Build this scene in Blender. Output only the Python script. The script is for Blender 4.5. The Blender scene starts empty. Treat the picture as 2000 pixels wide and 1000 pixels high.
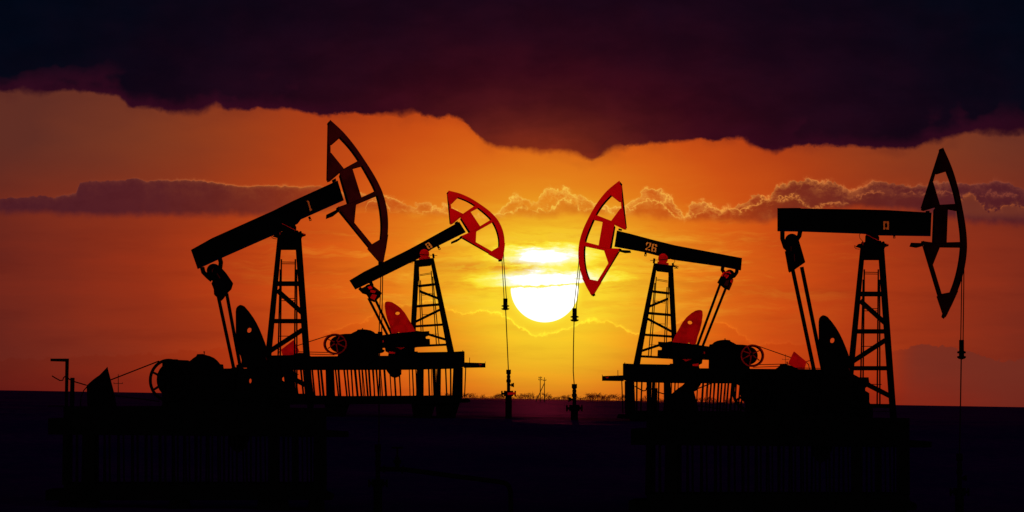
import bpy, bmesh, math, random
from mathutils import Vector
from mathutils.geometry import tessellate_polygon
random.seed(7)
S = bpy.context.scene
COL = S.collection

# ------------------------------------------------------------ camera, sky, sun, exposure
LENS = 120.0
K = 36.0 / LENS / 2000.0            # tangent of one photo pixel
HY = 778.5                          # horizon row on the centre line
CAMZ = 4.15
TILT = 0.0165                       # the plain falls gently to the right

cam = bpy.data.cameras.new("camera")
camo = bpy.data.objects.new("camera", cam)
COL.objects.link(camo)
camo.location = (0, 0, CAMZ)
camo.rotation_euler = (math.radians(90), 0, 0)
cam.lens = LENS
cam.sensor_width = 36
cam.shift_y = (HY - 500) / 2000.0
cam.clip_start = 1
cam.clip_end = 90000
S.camera = camo

SUNX, SUNY = 1064.0, 563.0
sun_el = math.atan((HY - SUNY) * K)
sun_az = math.atan((SUNX - 1000) * K)

S.view_settings.view_transform = 'Standard'
S.view_settings.look = 'None'
S.view_settings.exposure = 0
S.view_settings.gamma = 1

def lin(c):
    return [(v / 255 / 12.92) if v / 255 <= 0.04045 else ((v / 255 + 0.055) / 1.055) ** 2.4 for v in c[:3]]

W = bpy.data.worlds.new("World")
S.world = W
W.use_nodes = True
NT = W.node_tree
NT.nodes.clear()

class E:
    """a scalar socket with arithmetic"""
    def __init__(self, s): self.s = s
    def _m(self, op, *a, clamp=False):
        n = NT.nodes.new('ShaderNodeMath'); n.operation = op; n.use_clamp = clamp
        for i, v in enumerate((self,) + a):
            if isinstance(v, E): NT.links.new(v.s, n.inputs[i])
            else: n.inputs[i].default_value = v
        return E(n.outputs[0])
    def __add__(s, o): return s._m('ADD', o)
    __radd__ = __add__
    def __sub__(s, o): return s._m('SUBTRACT', o)
    def __rsub__(s, o): return (s * -1.0) + o
    def __mul__(s, o): return s._m('MULTIPLY', o)
    __rmul__ = __mul__
    def __truediv__(s, o): return s._m('DIVIDE', o)
    def abs(s): return s._m('ABSOLUTE')
    def sqrt(s): return s._m('SQRT')
    def exp(s): return s._m('EXPONENT')
    def pow(s, o): return s._m('POWER', o)
    def max(s, o): return s._m('MAXIMUM', o)
    def min(s, o): return s._m('MINIMUM', o)
    def sat(s): return s._m('ADD', 0.0, clamp=True)

def sm(v, a, b):
    n = NT.nodes.new('ShaderNodeMapRange'); n.interpolation_type = 'SMOOTHSTEP'
    NT.links.new(v.s, n.inputs['Value'])
    if a <= b:
        n.inputs['From Min'].default_value = a; n.inputs['From Max'].default_value = b
        return E(n.outputs['Result'])
    n.inputs['From Min'].default_value = b; n.inputs['From Max'].default_value = a
    return 1.0 - E(n.outputs['Result'])

def vec(x, y, z=0.0):
    n = NT.nodes.new('ShaderNodeCombineXYZ')
    for i, v in enumerate((x, y, z)):
        if isinstance(v, E): NT.links.new(v.s, n.inputs[i])
        else: n.inputs[i].default_value = v
    return n.outputs[0]

def noise(x, y, z=0.0, detail=6, rough=0.55):
    n = NT.nodes.new('ShaderNodeTexNoise'); n.noise_dimensions = '3D'
    NT.links.new(vec(x, y, z), n.inputs['Vector'])
    n.inputs['Scale'].default_value = 1.0
    n.inputs['Detail'].default_value = detail
    n.inputs['Roughness'].default_value = rough
    return E(n.outputs['Fac'])

def curve(x, pts, hi=1000.0, span=(0.0, 2000.0)):
    """piecewise curve over the bearing: pts are (bearing, value)"""
    n = NT.nodes.new('ShaderNodeFloatCurve')
    t = (x - span[0]) / (span[1] - span[0])
    NT.links.new(t.sat().s, n.inputs['Value'])
    c = n.mapping.curves[0]
    P = [((p[0] - span[0]) / (span[1] - span[0]), p[1] / hi) for p in pts]
    c.points[0].location = P[0]; c.points[1].location = P[-1]
    for p in P[1:-1]: c.points.new(*p)
    for p in c.points: p.handle_type = 'VECTOR'
    n.mapping.update()
    return E(n.outputs[0]) * hi

def ramp(x, stops, top):
    n = NT.nodes.new('ShaderNodeValToRGB')
    NT.links.new((x / top).sat().s, n.inputs[0])
    cr = n.color_ramp
    cr.elements[0].position = stops[0][0] / top; cr.elements[0].color = lin(stops[0][1]) + [1]
    cr.elements[1].position = stops[-1][0] / top; cr.elements[1].color = lin(stops[-1][1]) + [1]
    for p, c in stops[1:-1]:
        e = cr.elements.new(p / top); e.color = lin(c) + [1]
    return n.outputs[0]

def mix(f, a, b, mode='MIX'):
    n = NT.nodes.new('ShaderNodeMix'); n.data_type = 'RGBA'; n.blend_type = mode; n.clamp_factor = True
    if isinstance(f, E): NT.links.new(f.s, n.inputs[0])
    else: n.inputs[0].default_value = f
    for i, v in ((6, a), (7, b)):
        if isinstance(v, (tuple, list)): n.inputs[i].default_value = list(v) + [1]
        else: NT.links.new(v, n.inputs[i])
    return n.outputs[2]

def build_sky():
    tc = NT.nodes.new('ShaderNodeTexCoord')
    sp = NT.nodes.new('ShaderNodeSeparateXYZ')
    NT.links.new(tc.outputs['Generated'], sp.inputs[0])
    X, Y, Z = (E(sp.outputs[i]) for i in range(3))
    yy = Y.max(0.2)
    px = X / yy * (1 / K) + 1000.0          # bearing
    py = HY - Z / yy * (1 / K)              # height, counted downwards
    # ---- clear evening sky round the low sun
    dx = px - SUNX
    dyu = (560.0 - py).max(0.0); dyd = (py - 560.0).max(0.0)
    d = (dx * dx + dyu * dyu * 1.9 + dyd * dyd * 1.0).sqrt()
    low = noise(px / 420.0, py / 150.0, 3.0, 4)
    d2 = d * (0.86 + low * 0.28)
    base = ramp(d2, [(0, (255, 240, 90)), (70, (254, 232, 55)), (110, (250, 214, 44)), (165, (243, 186, 38)),
                     (220, (236, 156, 32)), (290, (228, 126, 26)), (380, (218, 100, 22)), (470, (203, 80, 20)),
                     (600, (178, 62, 20)), (760, (146, 50, 24)), (930, (124, 44, 27)), (1100, (104, 38, 28))], 1100.0)
    redl = sm(py, 400.0, 520.0) * sm(d, 160.0, 420.0)
    base = mix(redl * 0.22, base, mix(1.0, base, (1.0, 0.55, 0.6), 'MULTIPLY'))
    upb = sm(py, 430.0, 260.0) * sm(dx.abs(), 350.0, 800.0)
    base = mix(upb * 0.9, base, mix(1.0, base, (0.82, 1.40, 1.5), 'MULTIPLY'))
    lowo = sm(py, 690.0, 785.0) * sm(d, 60.0, 200.0)
    base = mix(lowo * 0.8, base, mix(1.0, base, (0.84, 0.52, 0.7), 'MULTIPLY'))
    # ---- thin smoky streaks across and beside the sun
    wv = noise(px / 150.0, py / 90.0, 8.0, 3) - 0.5
    st = noise(px / 210.0, py / 30.0 + wv * 1.6, 1.0, 8, 0.66)
    st2 = noise(px / 60.0, py / 11.0 + wv * 3.0, 5.0, 8, 0.66)
    st3 = noise(px / 16.0, py / 10.0, 15.0, 5, 0.6)
    env = ((py - 520.0) * (py - 520.0) * (-1 / 9500.0)).exp() * ((d * d) * (-1 / 90000.0)).exp()
    base = mix(sm(st, 0.47, 0.70) * env * 0.8, base, lin((252, 222, 56)))
    base = mix(sm(st, 0.52, 0.34) * env * 0.6, base, lin((228, 128, 28)))
    wide = ((py - 505.0) * (py - 505.0) * (-1 / 7000.0)).exp() * sm(d, 760.0, 120.0)
    base = mix(wide * sm(st, 0.50, 0.72) * 0.40, base, lin((240, 146, 48)))
    base = mix(wide * sm(st2, 0.50, 0.30) * 0.30, base, lin((206, 70, 16)))
    far = noise(px / 330.0, py / 42.0, 41.0, 6, 0.6)
    base = mix(sm(far, 0.48, 0.66) * 0.30 * sm(py, 420.0, 480.0), base, mix(1.0, base, (1.22, 1.12, 1.0), 'MULTIPLY'))
    base = mix(sm(far, 0.50, 0.32) * 0.34 * sm(py, 420.0, 480.0), base, mix(1.0, base, (0.74, 0.66, 0.8), 'MULTIPLY'))
    # ---- glow and disc: one field of light, cut by bars of cloud
    ry = py - SUNY
    r = (dx * dx + ry * ry).sqrt()
    glow = ((r - 60.0).max(0.0) * (-1 / 30.0)).exp()
    wy = (st2 - 0.5) * 26.0 + (st3 - 0.5) * 14.0
    wx = (noise(px / 45.0, py / 14.0, 81.0, 6, 0.6) - 0.5) * 70.0
    ex = (dx - 1.0 + wx) / 54.0; ey = (py - 501.0 + wy) / 13.5
    l1 = 1.32 - (ex * ex + ey * ey).sqrt() * 0.42
    fx = (dx - 9.0 + wx * 0.6) / 62.0; fy = (py - 549.0 + wy * 0.8) / 14.0
    l2 = 1.40 - (fx * fx + fy * fy).sqrt() * 0.40
    inl = sm(r, 68.5, 65.0)
    lowmask = sm(py + wy * 0.75 + dx * 0.05, 552.0, 566.0)
    light = (l1.max(l2) + (st2 - 0.5) * 0.7) * (1.0 - lowmask)
    light = light.max(inl * lowmask * 1.3)
    light = light.max(glow * (0.64 + sm(py, 600.0, 480.0) * 0.10 * st2)).sat()
    hot = ramp(light, [(0.0, (240, 150, 30)), (0.3, (247, 196, 38)), (0.5, (253, 228, 54)), (0.7, (255, 244, 104)), (0.85, (255, 252, 190)), (0.97, (255, 255, 255))], 1.0)
    base = mix(sm(light, 0.08, 0.5), base, hot)
    bar = ((py - 522.0 + wy * 0.3) * (py - 522.0 + wy * 0.3) * (-1 / 110.0)).exp() * sm(dx, 5.0, -60.0) * sm(dx, -260.0, -150.0)
    base = mix(bar * sm(st2, 0.36, 0.56) * 0.8, base, lin((226, 126, 28)))
    white = sm(light, 0.9, 1.0)
    base = mix(white, base, (1.5, 1.42, 1.25))
    # ---- fractal edges for the cloud layers
    n1 = noise(px / 55.0, py / 55.0, 0.0, 8, 0.6) - 0.5
    n2 = noise(px / 17.0, py / 17.0, 2.0, 6, 0.62) - 0.5
    # low far cumulus bank under the sun
    topL = curve(px, [(0, 700), (300, 690), (560, 668), (640, 650), (700, 626), (722, 624), (745, 592), (790, 596), (835, 586),
                      (870, 600), (905, 612), (945, 604), (985, 616), (1015, 640), (1045, 655), (1085, 646), (1118, 637),
                      (1150, 624), (1190, 624), (1215, 640), (1240, 655), (1300, 634), (1350, 622), (1400, 624), (1440, 648),
                      (1475, 672), (1600, 668), (1745, 684), (1790, 671), (1850, 676), (1920, 694), (1960, 704), (2000, 700)])
    b1 = (noise(px / 34.0, py / 30.0, 31.0, 2, 0.5) - 0.5).abs() * 2.0
    b2 = (noise(px / 12.0, py / 11.0, 37.0, 4, 0.6) - 0.5).abs() * 2.0
    eL = py - topL + n1 * 26.0 + n2 * 14.0 + b2 * 7.0 + b1 * 10.0 - 3.0
    mL = sm(eL, 0.0, 4.0) * sm(eL, 190.0, 20.0)
    nearL = sm(d, 620.0, 120.0)
    base = mix(mL * 0.55 * (1.0 - white), base, mix(1.0, base, (0.93, 0.74, 0.66), 'MULTIPLY'))
    mL2 = mL * sm(px, 1720.0, 1800.0) * 0.75
    base = mix(mL2, base, lin((112, 46, 34)))
    rimL = ((eL - 0.5).abs() * (-1 / 1.8)).exp() * (0.25 + sm(n1, -0.1, 0.1) * 0.5) * sm(d, 620.0, 200.0)
    base = mix(rimL * 0.95, base, mix(1.0, base, (1.4, 1.75, 1.7), 'MULTIPLY'))
    # middle cloud band
    topM = curve(px, [(0, 386), (95, 380), (108, 384), (148, 376), (156, 354), (210, 350), (262, 345), (285, 352), (360, 349),
                      (440, 358), (560, 362), (612, 360), (650, 372), (745, 378), (775, 386), (798, 402), (845, 394), (900, 412),
                      (975, 420), (992, 388), (1012, 377), (1045, 398), (1064, 364), (1078, 372), (1110, 372), (1150, 388),
                      (1190, 404), (1222, 400), (1246, 380), (1272, 367), (1300, 376), (1326, 402), (1338, 420), (1352, 400),
                      (1375, 390), (1400, 404), (1450, 394), (1475, 378), (1505, 382), (1518, 356), (1570, 346), (1625, 350),
                      (1655, 364), (1700, 352), (1760, 356), (1800, 354), (1880, 358), (1950, 352), (1982, 362), (2000, 372)])
    botM = curve(px, [(0, 420), (120, 424), (400, 426), (600, 422), (700, 412), (850, 424), (980, 428), (1060, 430), (1180, 420),
                      (1290, 432), (1380, 434), (1500, 440), (1560, 416), (1700, 410), (1800, 420), (1900, 440), (2000, 445)])
    denM = curve(px, [(0, 0.95), (450, 0.9), (560, 0.75), (640, 0.6), (700, 0.45), (980, 0.5), (1180, 0.6), (1330, 0.75),
                      (1480, 0.75), (1560, 0.9), (2000, 0.92)], 1.0)
    puff = curve(px, [(0, 0.12), (600, 0.15), (740, 0.8), (1000, 1.0), (1480, 1.0), (1600, 0.8), (1720, 0.5), (2000, 0.5)], 1.0)
    eM = py - topM + (n1 * 60.0 + n2 * 22.0) * (0.2 + puff * 0.8) + (b1 * 24.0 + b2 * 9.0 - 7.0) * (0.2 + puff * 0.8)
    fM = botM - py + n1 * 22.0 + n2 * 8.0
    mM = sm(eM, 0.0, 2.2) * sm(fM, -4.0, 16.0)
    colM = ramp(dx.abs() + n1 * 160.0, [(0, (226, 120, 30)), (120, (216, 104, 27)), (230, (200, 84, 24)), (340, (172, 62, 24)), (470, (118, 43, 28)),
                           (640, (94, 34, 32)), (800, (80, 29, 36)), (1000, (74, 27, 36))], 1064.0)
    body = mix(mM * denM, base, colM)
    inner = noise(px / 26.0, py / 20.0, 9.0, 5, 0.6)
    ridge = ((inner - 0.5).abs() * (-1 / 0.018)).exp() * mM * puff * sm(eM, 34.0, 4.0)
    litM = ramp(dx.abs(), [(0, (255, 214, 84)), (200, (254, 190, 76)), (420, (246, 156, 68)), (620, (228, 124, 62)), (850, (170, 84, 56))], 1064.0)
    lump = noise(px / 40.0, py / 30.0, 61.0, 6, 0.62)
    body = mix(sm(lump, 0.48, 0.66) * mM * puff * 0.22 * sm(eM, 60.0, 6.0), body, litM)
    body = mix(sm(lump, 0.52, 0.36) * mM * 0.25, body, mix(1.0, body, (0.8, 0.66, 0.7), 'MULTIPLY'))
    body = mix(ridge * 0.22, body, litM)
    rimM = ((eM - 1.6).abs() * (-1 / 1.9)).exp() * (0.15 + puff * 0.85) * sm(fM, 0.0, 10.0) * (0.25 + sm(noise(px / 75.0, py / 60.0, 55.0, 3), 0.38, 0.58) * 0.75)
    halo = sm(eM, 15.0, 2.0) * sm(eM, -1.0, 4.0) * puff * 0.2
    body = mix(halo, body, litM)
    rimM = rimM.max(((eM - 1.2).abs() * (-1 / 1.3)).exp() * sm(px, 130.0, 420.0) * sm(px, 700.0, 560.0) * 0.5)
    body = mix(rimM * 0.92, body, litM)
    topN = curve(px, [(0, 900), (690, 900), (712, 396), (738, 388), (752, 402), (770, 412), (806, 404), (822, 416), (850, 404), (872, 412), (905, 425),
                      (1000, 412), (1022, 398), (1040, 410), (1085, 404), (1100, 386), (1118, 392), (1132, 408), (1168, 398), (1186, 410), (1206, 418), (1240, 404), (1262, 388),
                      (1290, 394), (1306, 412), (1322, 426), (1362, 416), (1384, 402), (1404, 414), (1424, 404), (1446, 412), (1478, 398), (1496, 384), (1530, 388), (1552, 380),
                      (1566, 392), (1590, 404), (1640, 396), (1690, 380), (1730, 372), (1800, 376), (2000, 380)])
    n4 = noise(px / 30.0, py / 26.0, 91.0, 7, 0.6) - 0.5
    b4 = (noise(px / 19.0, py / 17.0, 95.0, 3, 0.5) - 0.5).abs() * 2.0
    eN = py - topN + n4 * 40.0 + b4 * 22.0 - 4.0
    endN = sm(fM, -6.0, 14.0)
    body = mix(sm(eN, 0.0, 3.0) * sm(eN, 46.0, 10.0) * endN * puff * 0.5, body, mix(1.0, body, (0.86, 0.72, 0.7), 'MULTIPLY'))
    body = mix(((eN - 1.4).abs() * (-1 / 2.0)).exp() * endN * puff * sm(n4, -0.12, 0.05) * 0.8, body, litM)
    # second small bank hanging lower on the right
    e3 = py - (curve(px, [(0, 900), (1840, 900), (1868, 392), (1900, 380), (1925, 405), (1960, 402), (1985, 398), (2000, 404)])) + n1 * 50.0 + n2 * 26.0 + b1 * 14.0
    m3 = sm(e3, 0.0, 3.0) * sm(py + n2 * 12.0, 436.0, 412.0)
    body = mix(m3 * 0.32, body, lin((150, 72, 38)))
    body = mix(((e3 - 1.5).abs() * (-1 / 2.0)).exp() * sm(py, 440.0, 420.0) * sm(n2, -0.1, 0.1) * 0.6, body, lin((190, 96, 44)))
    # ---- great dark cloud deck overhead
    botT = curve(px, [(0, 180), (100, 182), (200, 180), (228, 188), (252, 208), (285, 214), (330, 221), (378, 225), (405, 217),
                      (418, 205), (440, 215), (530, 211), (600, 222), (700, 226), (800, 224), (886, 228), (908, 236), (928, 260),
                      (950, 282), (1000, 293), (1060, 299), (1125, 302), (1155, 313), (1190, 296), (1240, 283), (1310, 279),
                      (1372, 272), (1440, 273), (1468, 287), (1512, 301), (1545, 288), (1600, 284), (1680, 291), (1780, 295),
                      (1812, 280), (1850, 272), (1880, 262), (2000, 263)])
    soft = noise(px / 90.0, py / 70.0, 12.0, 3) - 0.5
    edg = noise(px / 120.0, py / 90.0, 71.0, 3)
    eT = botT - py + n1 * 34.0 + n2 * 12.0 * sm(edg, 0.4, 0.6)
    eT = eT / (0.75 + sm(edg, 0.5, 0.36) * 0.9)
    mT = sm(eT, -6.0, 8.5)
    mTs = sm(eT, -30.0, 14.0) * 0.28 * sm(soft, -0.1, 0.2)
    tx = (dx + 20.0) * 0.8; ty = (330.0 - py) * 1.55
    dT = (tx * tx + ty * ty).sqrt() * (0.93 + soft * 0.25)
    colT = ramp(dT, [(0, (156, 60, 24)), (60, (130, 44, 24)), (120, (98, 31, 24)), (190, (71, 18, 23)), (270, (53, 10, 22)),
                     (360, (39, 8, 22)), (480, (27, 7, 22)), (620, (16, 6, 20)), (760, (7, 7, 20)), (900, (2, 7, 20)), (1050, (1, 7, 17))], 1050.0)
    hem = sm(eT, 46.0, 0.0) * sm(dx.abs(), 150.0, 600.0)
    colT = mix(hem * 0.45, colT, lin((66, 12, 34)))
    tex = noise(px / 130.0, py / 60.0, 20.0, 5, 0.55)
    colT = mix(1.0, colT, mix(sm(tex, 0.3, 0.7), (0.86, 0.86, 0.88), (1.16, 1.12, 1.10)), 'MULTIPLY')
    front = mix(mT.max(mTs), body, colT)
    # ---- the dusk sky behind the photographer and overhead, plus an added fill band
    nis = NT.nodes.new('ShaderNodeTexSky'); nis.sky_type = 'NISHITA'; nis.sun_disc = False
    nis.sun_elevation = sun_el; nis.sun_rotation = sun_az
    dusk = mix(1.0, nis.outputs[0], (0.10, 0.10, 0.10), 'MULTIPLY')
    bandb = sm(Z, 0.52, 0.02) * sm(Y, 0.1, -0.45)
    front_fill = mix(1.0, (2.0, 1.55, 1.3), mix(bandb, (0.0, 0.0, 0.0), (1.0, 1.0, 1.0)), 'MULTIPLY')  # unseen warm band added low behind the camera to light the pump fronts
    back = mix(1.0, dusk, front_fill, 'ADD')
    hgt = sm(Z, 0.25, 0.6)
    zen = mix(hgt, back, lin((2, 6, 18)))
    col = mix(sm(Y, 0.55, 0.85), zen, front)
    bg = NT.nodes.new('ShaderNodeBackground'); bg.inputs['Strength'].default_value = 1.0
    NT.links.new(col, bg.inputs[0])
    out = NT.nodes.new('ShaderNodeOutputWorld'); NT.links.new(bg.outputs[0], out.inputs[0])
build_sky()

sl = bpy.data.lights.new("sun", 'SUN'); sl.energy = 2.0; sl.angle = math.radians(0.5); sl.color = (1.0, 0.5, 0.2)
so = bpy.data.objects.new("sun", sl); COL.objects.link(so)
sd = Vector((math.sin(sun_az) * math.cos(sun_el), math.cos(sun_az) * math.cos(sun_el), math.sin(sun_el)))
so.rotation_euler = sd.to_track_quat('Z', 'Y').to_euler()

# ------------------------------------------------------------ materials
def material(name, col, rough=0.6, metal=0.0, var=0.3, scale=4.0, spec=0.5, bump=0.0, col2=None):
    m = bpy.data.materials.new(name); m.use_nodes = True
    nt = m.node_tree; b = nt.nodes['Principled BSDF']
    tc = nt.nodes.new('ShaderNodeTexCoord')
    nz = nt.nodes.new('ShaderNodeTexNoise'); nz.inputs['Scale'].default_value = scale; nz.inputs['Detail'].default_value = 8
    nt.links.new(tc.outputs['Object'], nz.inputs['Vector'])
    r = nt.nodes.new('ShaderNodeValToRGB')
    c2 = col2 or [c * (1 - var) for c in col]
    r.color_ramp.elements[0].position = 0.35; r.color_ramp.elements[0].color = list(c2) + [1]
    r.color_ramp.elements[1].position = 0.62; r.color_ramp.elements[1].color = list(col) + [1]
    nt.links.new(nz.outputs['Fac'], r.inputs[0]); nt.links.new(r.outputs[0], b.inputs['Base Color'])
    b.inputs['Roughness'].default_value = rough; b.inputs['Metallic'].default_value = metal
    b.inputs['Specular IOR Level'].default_value = spec
    if bump:
        bp = nt.nodes.new('ShaderNodeBump'); bp.inputs['Strength'].default_value = bump; bp.inputs['Distance'].default_value = 0.02
        nt.links.new(nz.outputs['Fac'], bp.inputs['Height']); nt.links.new(bp.outputs[0], b.inputs['Normal'])
    return m
M = {}
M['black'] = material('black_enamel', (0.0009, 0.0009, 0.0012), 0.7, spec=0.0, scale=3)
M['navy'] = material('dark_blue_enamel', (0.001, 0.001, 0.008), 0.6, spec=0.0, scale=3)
M['red'] = material('red_paint', (0.80, 0.002, 0.004), 0.55, var=0.18, scale=1.2, spec=0.0)
M['red2'] = material('faded_red_paint', (0.56, 0.003, 0.004), 0.6, var=0.35, scale=2.5, spec=0.0)
M['brick'] = material('oily_red_paint', (0.22, 0.004, 0.004), 0.7, var=0.6, scale=6, spec=0.0)
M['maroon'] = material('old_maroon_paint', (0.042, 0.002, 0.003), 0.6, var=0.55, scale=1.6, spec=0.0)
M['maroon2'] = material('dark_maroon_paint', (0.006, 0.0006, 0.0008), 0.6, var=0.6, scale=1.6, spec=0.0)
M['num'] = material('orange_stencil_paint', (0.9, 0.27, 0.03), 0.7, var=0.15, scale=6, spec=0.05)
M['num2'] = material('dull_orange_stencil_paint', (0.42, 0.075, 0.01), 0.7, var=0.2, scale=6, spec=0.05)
M['steel'] = material('greasy_steel', (0.002, 0.0015, 0.0015), 0.6, spec=0.0)
M['wood'] = material('weathered_pole_wood', (0.02, 0.008, 0.005), 0.9, spec=0.05)
M['bark'] = material('tree_bark', (0.03, 0.012, 0.008), 0.95, spec=0.02)
M['leaf'] = material('dry_foliage', (0.05, 0.012, 0.008), 0.95, var=0.6, scale=0.6, spec=0.02)

_nt = M['leaf'].node_tree
_tr = _nt.nodes.new('ShaderNodeBsdfTranslucent'); _tr.inputs['Color'].default_value = (0.50, 0.06, 0.04, 1)
_mx = _nt.nodes.new('ShaderNodeMixShader'); _mx.inputs[0].default_value = 0.5
_nt.links.new(_nt.nodes['Principled BSDF'].outputs[0], _mx.inputs[1]); _nt.links.new(_tr.outputs[0], _mx.inputs[2])
_nt.links.new(_mx.outputs[0], _nt.nodes['Material Output'].inputs['Surface'])

def tag(o, label=None, cat=None, group=None, kind=None):
    if label: o['label'] = label
    if cat: o['category'] = cat
    if group: o['group'] = group
    if kind: o['kind'] = kind
    return o

# ------------------------------------------------------------ ground
def sstep(a, b, v):
    t = min(1, max(0, (v - a) / (b - a))); return t * t * (3 - 2 * t)
ZN = CAMZ - 221.5 * K * 125          # near ground
ZF = CAMZ - 36.5 * K * 200           # the rise the smaller pumps stand on
def ground_z(x, y):
    z = ZN + (ZF - ZN) * sstep(126, 206, y) - TILT * x
    if y > 260:                      # low swells towards the horizon
        s = sstep(260, 900, y)
        z += s * (0.3 * math.sin(x / 190 + 1.0) * math.sin(y / 230) + 0.10 * math.sin(x / 23 + y / 60) + 0.07 * math.sin(x / 9.5 + y / 31))
        z += 1.1 * math.exp(-((x + 118) / 26) ** 2 - ((y - 900) / 120) ** 2)
    return z
def build_ground():
    ys = [-3000, -800, -200, -50, 0, 30, 60, 80, 100] + [100 + i * 1.5 for i in range(1, 74)]
    y = ys[-1]; step = 2.0
    while y < 45000:
        y += step; step *= 1.06; ys.append(y)
    us = [-1 + 2 * i / 150 for i in range(151)]
    verts = []; faces = []
    rnd = random.Random(3)
    for yy in ys:
        half = abs(yy) * 0.45 + 90
        for u in us:
            x = u * half
            a = 0.05 if 95 < yy < 260 else (0.0 if yy < 500 else 0.12)
            verts.append((x, yy, ground_z(x, yy) + rnd.uniform(-a, a) - (0.05 if a else 0)))
    n = len(us)
    for j in range(len(ys) - 1):
        for i in range(n - 1):
            a = j * n + i; faces.append((a, a + 1, a + n + 1, a + n))
    me = bpy.data.meshes.new('ground'); me.from_pydata(verts, [], faces); me.update()
    for p in me.polygons: p.use_smooth = True
    o = bpy.data.objects.new('ground', me); COL.objects.link(o); tag(o, kind='structure')
    m = bpy.data.materials.new('dark_steppe_soil'); m.use_nodes = True; nt = m.node_tree; b = nt.nodes['Principled BSDF']
    tc = nt.nodes.new('ShaderNodeTexCoord')
    def nz(s, det=8):
        q = nt.nodes.new('ShaderNodeTexNoise'); q.inputs['Scale'].default_value = s; q.inputs['Detail'].default_value = det
        nt.links.new(tc.outputs['Object'], q.inputs['Vector']); return q
    a = nz(0.09); c = nz(1.7)
    mx = nt.nodes.new('ShaderNodeMath'); mx.operation = 'MULTIPLY'
    nt.links.new(a.outputs['Fac'], mx.inputs[0]); nt.links.new(c.outputs['Fac'], mx.inputs[1])
    r = nt.nodes.new('ShaderNodeValToRGB')
    r.color_ramp.elements[0].position = 0.16; r.color_ramp.elements[0].color = (0.0002, 0.0005, 0.030, 1)
    r.color_ramp.elements[1].position = 0.40; r.color_ramp.elements[1].color = (0.002, 0.001, 0.035, 1)
    nt.links.new(mx.outputs[0], r.inputs[0])
    nt.nodes.remove(b)
    df = nt.nodes.new('ShaderNodeBsdfDiffuse'); gl = nt.nodes.new('ShaderNodeBsdfGlossy'); ad = nt.nodes.new('ShaderNodeAddShader')
    nt.links.new(r.outputs[0], df.inputs['Color'])
    gl.inputs['Roughness'].default_value = 0.6
    r2 = nt.nodes.new('ShaderNodeValToRGB')
    r2.color_ramp.elements[0].position = 0.12; r2.color_ramp.elements[0].color = (0.003, 0.0006, 0.003, 1)
    r2.color_ramp.elements[1].position = 0.42; r2.color_ramp.elements[1].color = (0.030, 0.0025, 0.016, 1)
    nt.links.new(mx.outputs[0], r2.inputs[0]); nt.links.new(r2.outputs[0], gl.inputs['Color'])
    nt.links.new(df.outputs[0], ad.inputs[0]); nt.links.new(gl.outputs[0], ad.inputs[1])
    nt.links.new(ad.outputs[0], nt.nodes['Material Output'].inputs['Surface'])
    bp = nt.nodes.new('ShaderNodeBump'); bp.inputs['Strength'].default_value = 0.7; bp.inputs['Distance'].default_value = 0.12
    nt.links.new(c.outputs['Fac'], bp.inputs['Height']); nt.links.new(bp.outputs[0], gl.inputs['Normal'])
    me.materials.append(m)
build_ground()

# ------------------------------------------------------------ mesh tools
class Frame:
    """a vertical working plane through the thing, square to the line of sight"""
    def __init__(self, px, D):
        self.X = (px - 1000) * K * D; self.D = D
        self.gz = ground_z(self.X, D)
        R = math.hypot(self.X, D); self.R = R
        self.n = Vector((self.X / R, D / R, 0)); self.t = Vector((D / R, -self.X / R, 0))
        self.root = Vector((self.X, D, self.gz)); self.rot = math.atan2(-self.X, D)
        self.s = K * D
    def p(self, px, py):
        r = Vector(((px - 1000) * K, 1.0, (HY - py) * K))
        q = r * (self.R / r.dot(self.n)) + Vector((0, 0, CAMZ)) - self.root
        return (q.dot(self.t), q.z)
    def gpy(self, px):               # row of the ground in this plane
        x, z = self.p(px, HY)
        g = ground_z(self.root.x + self.t.x * x, self.root.y + self.t.y * x)
        return HY + (CAMZ - g) / self.s

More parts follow.
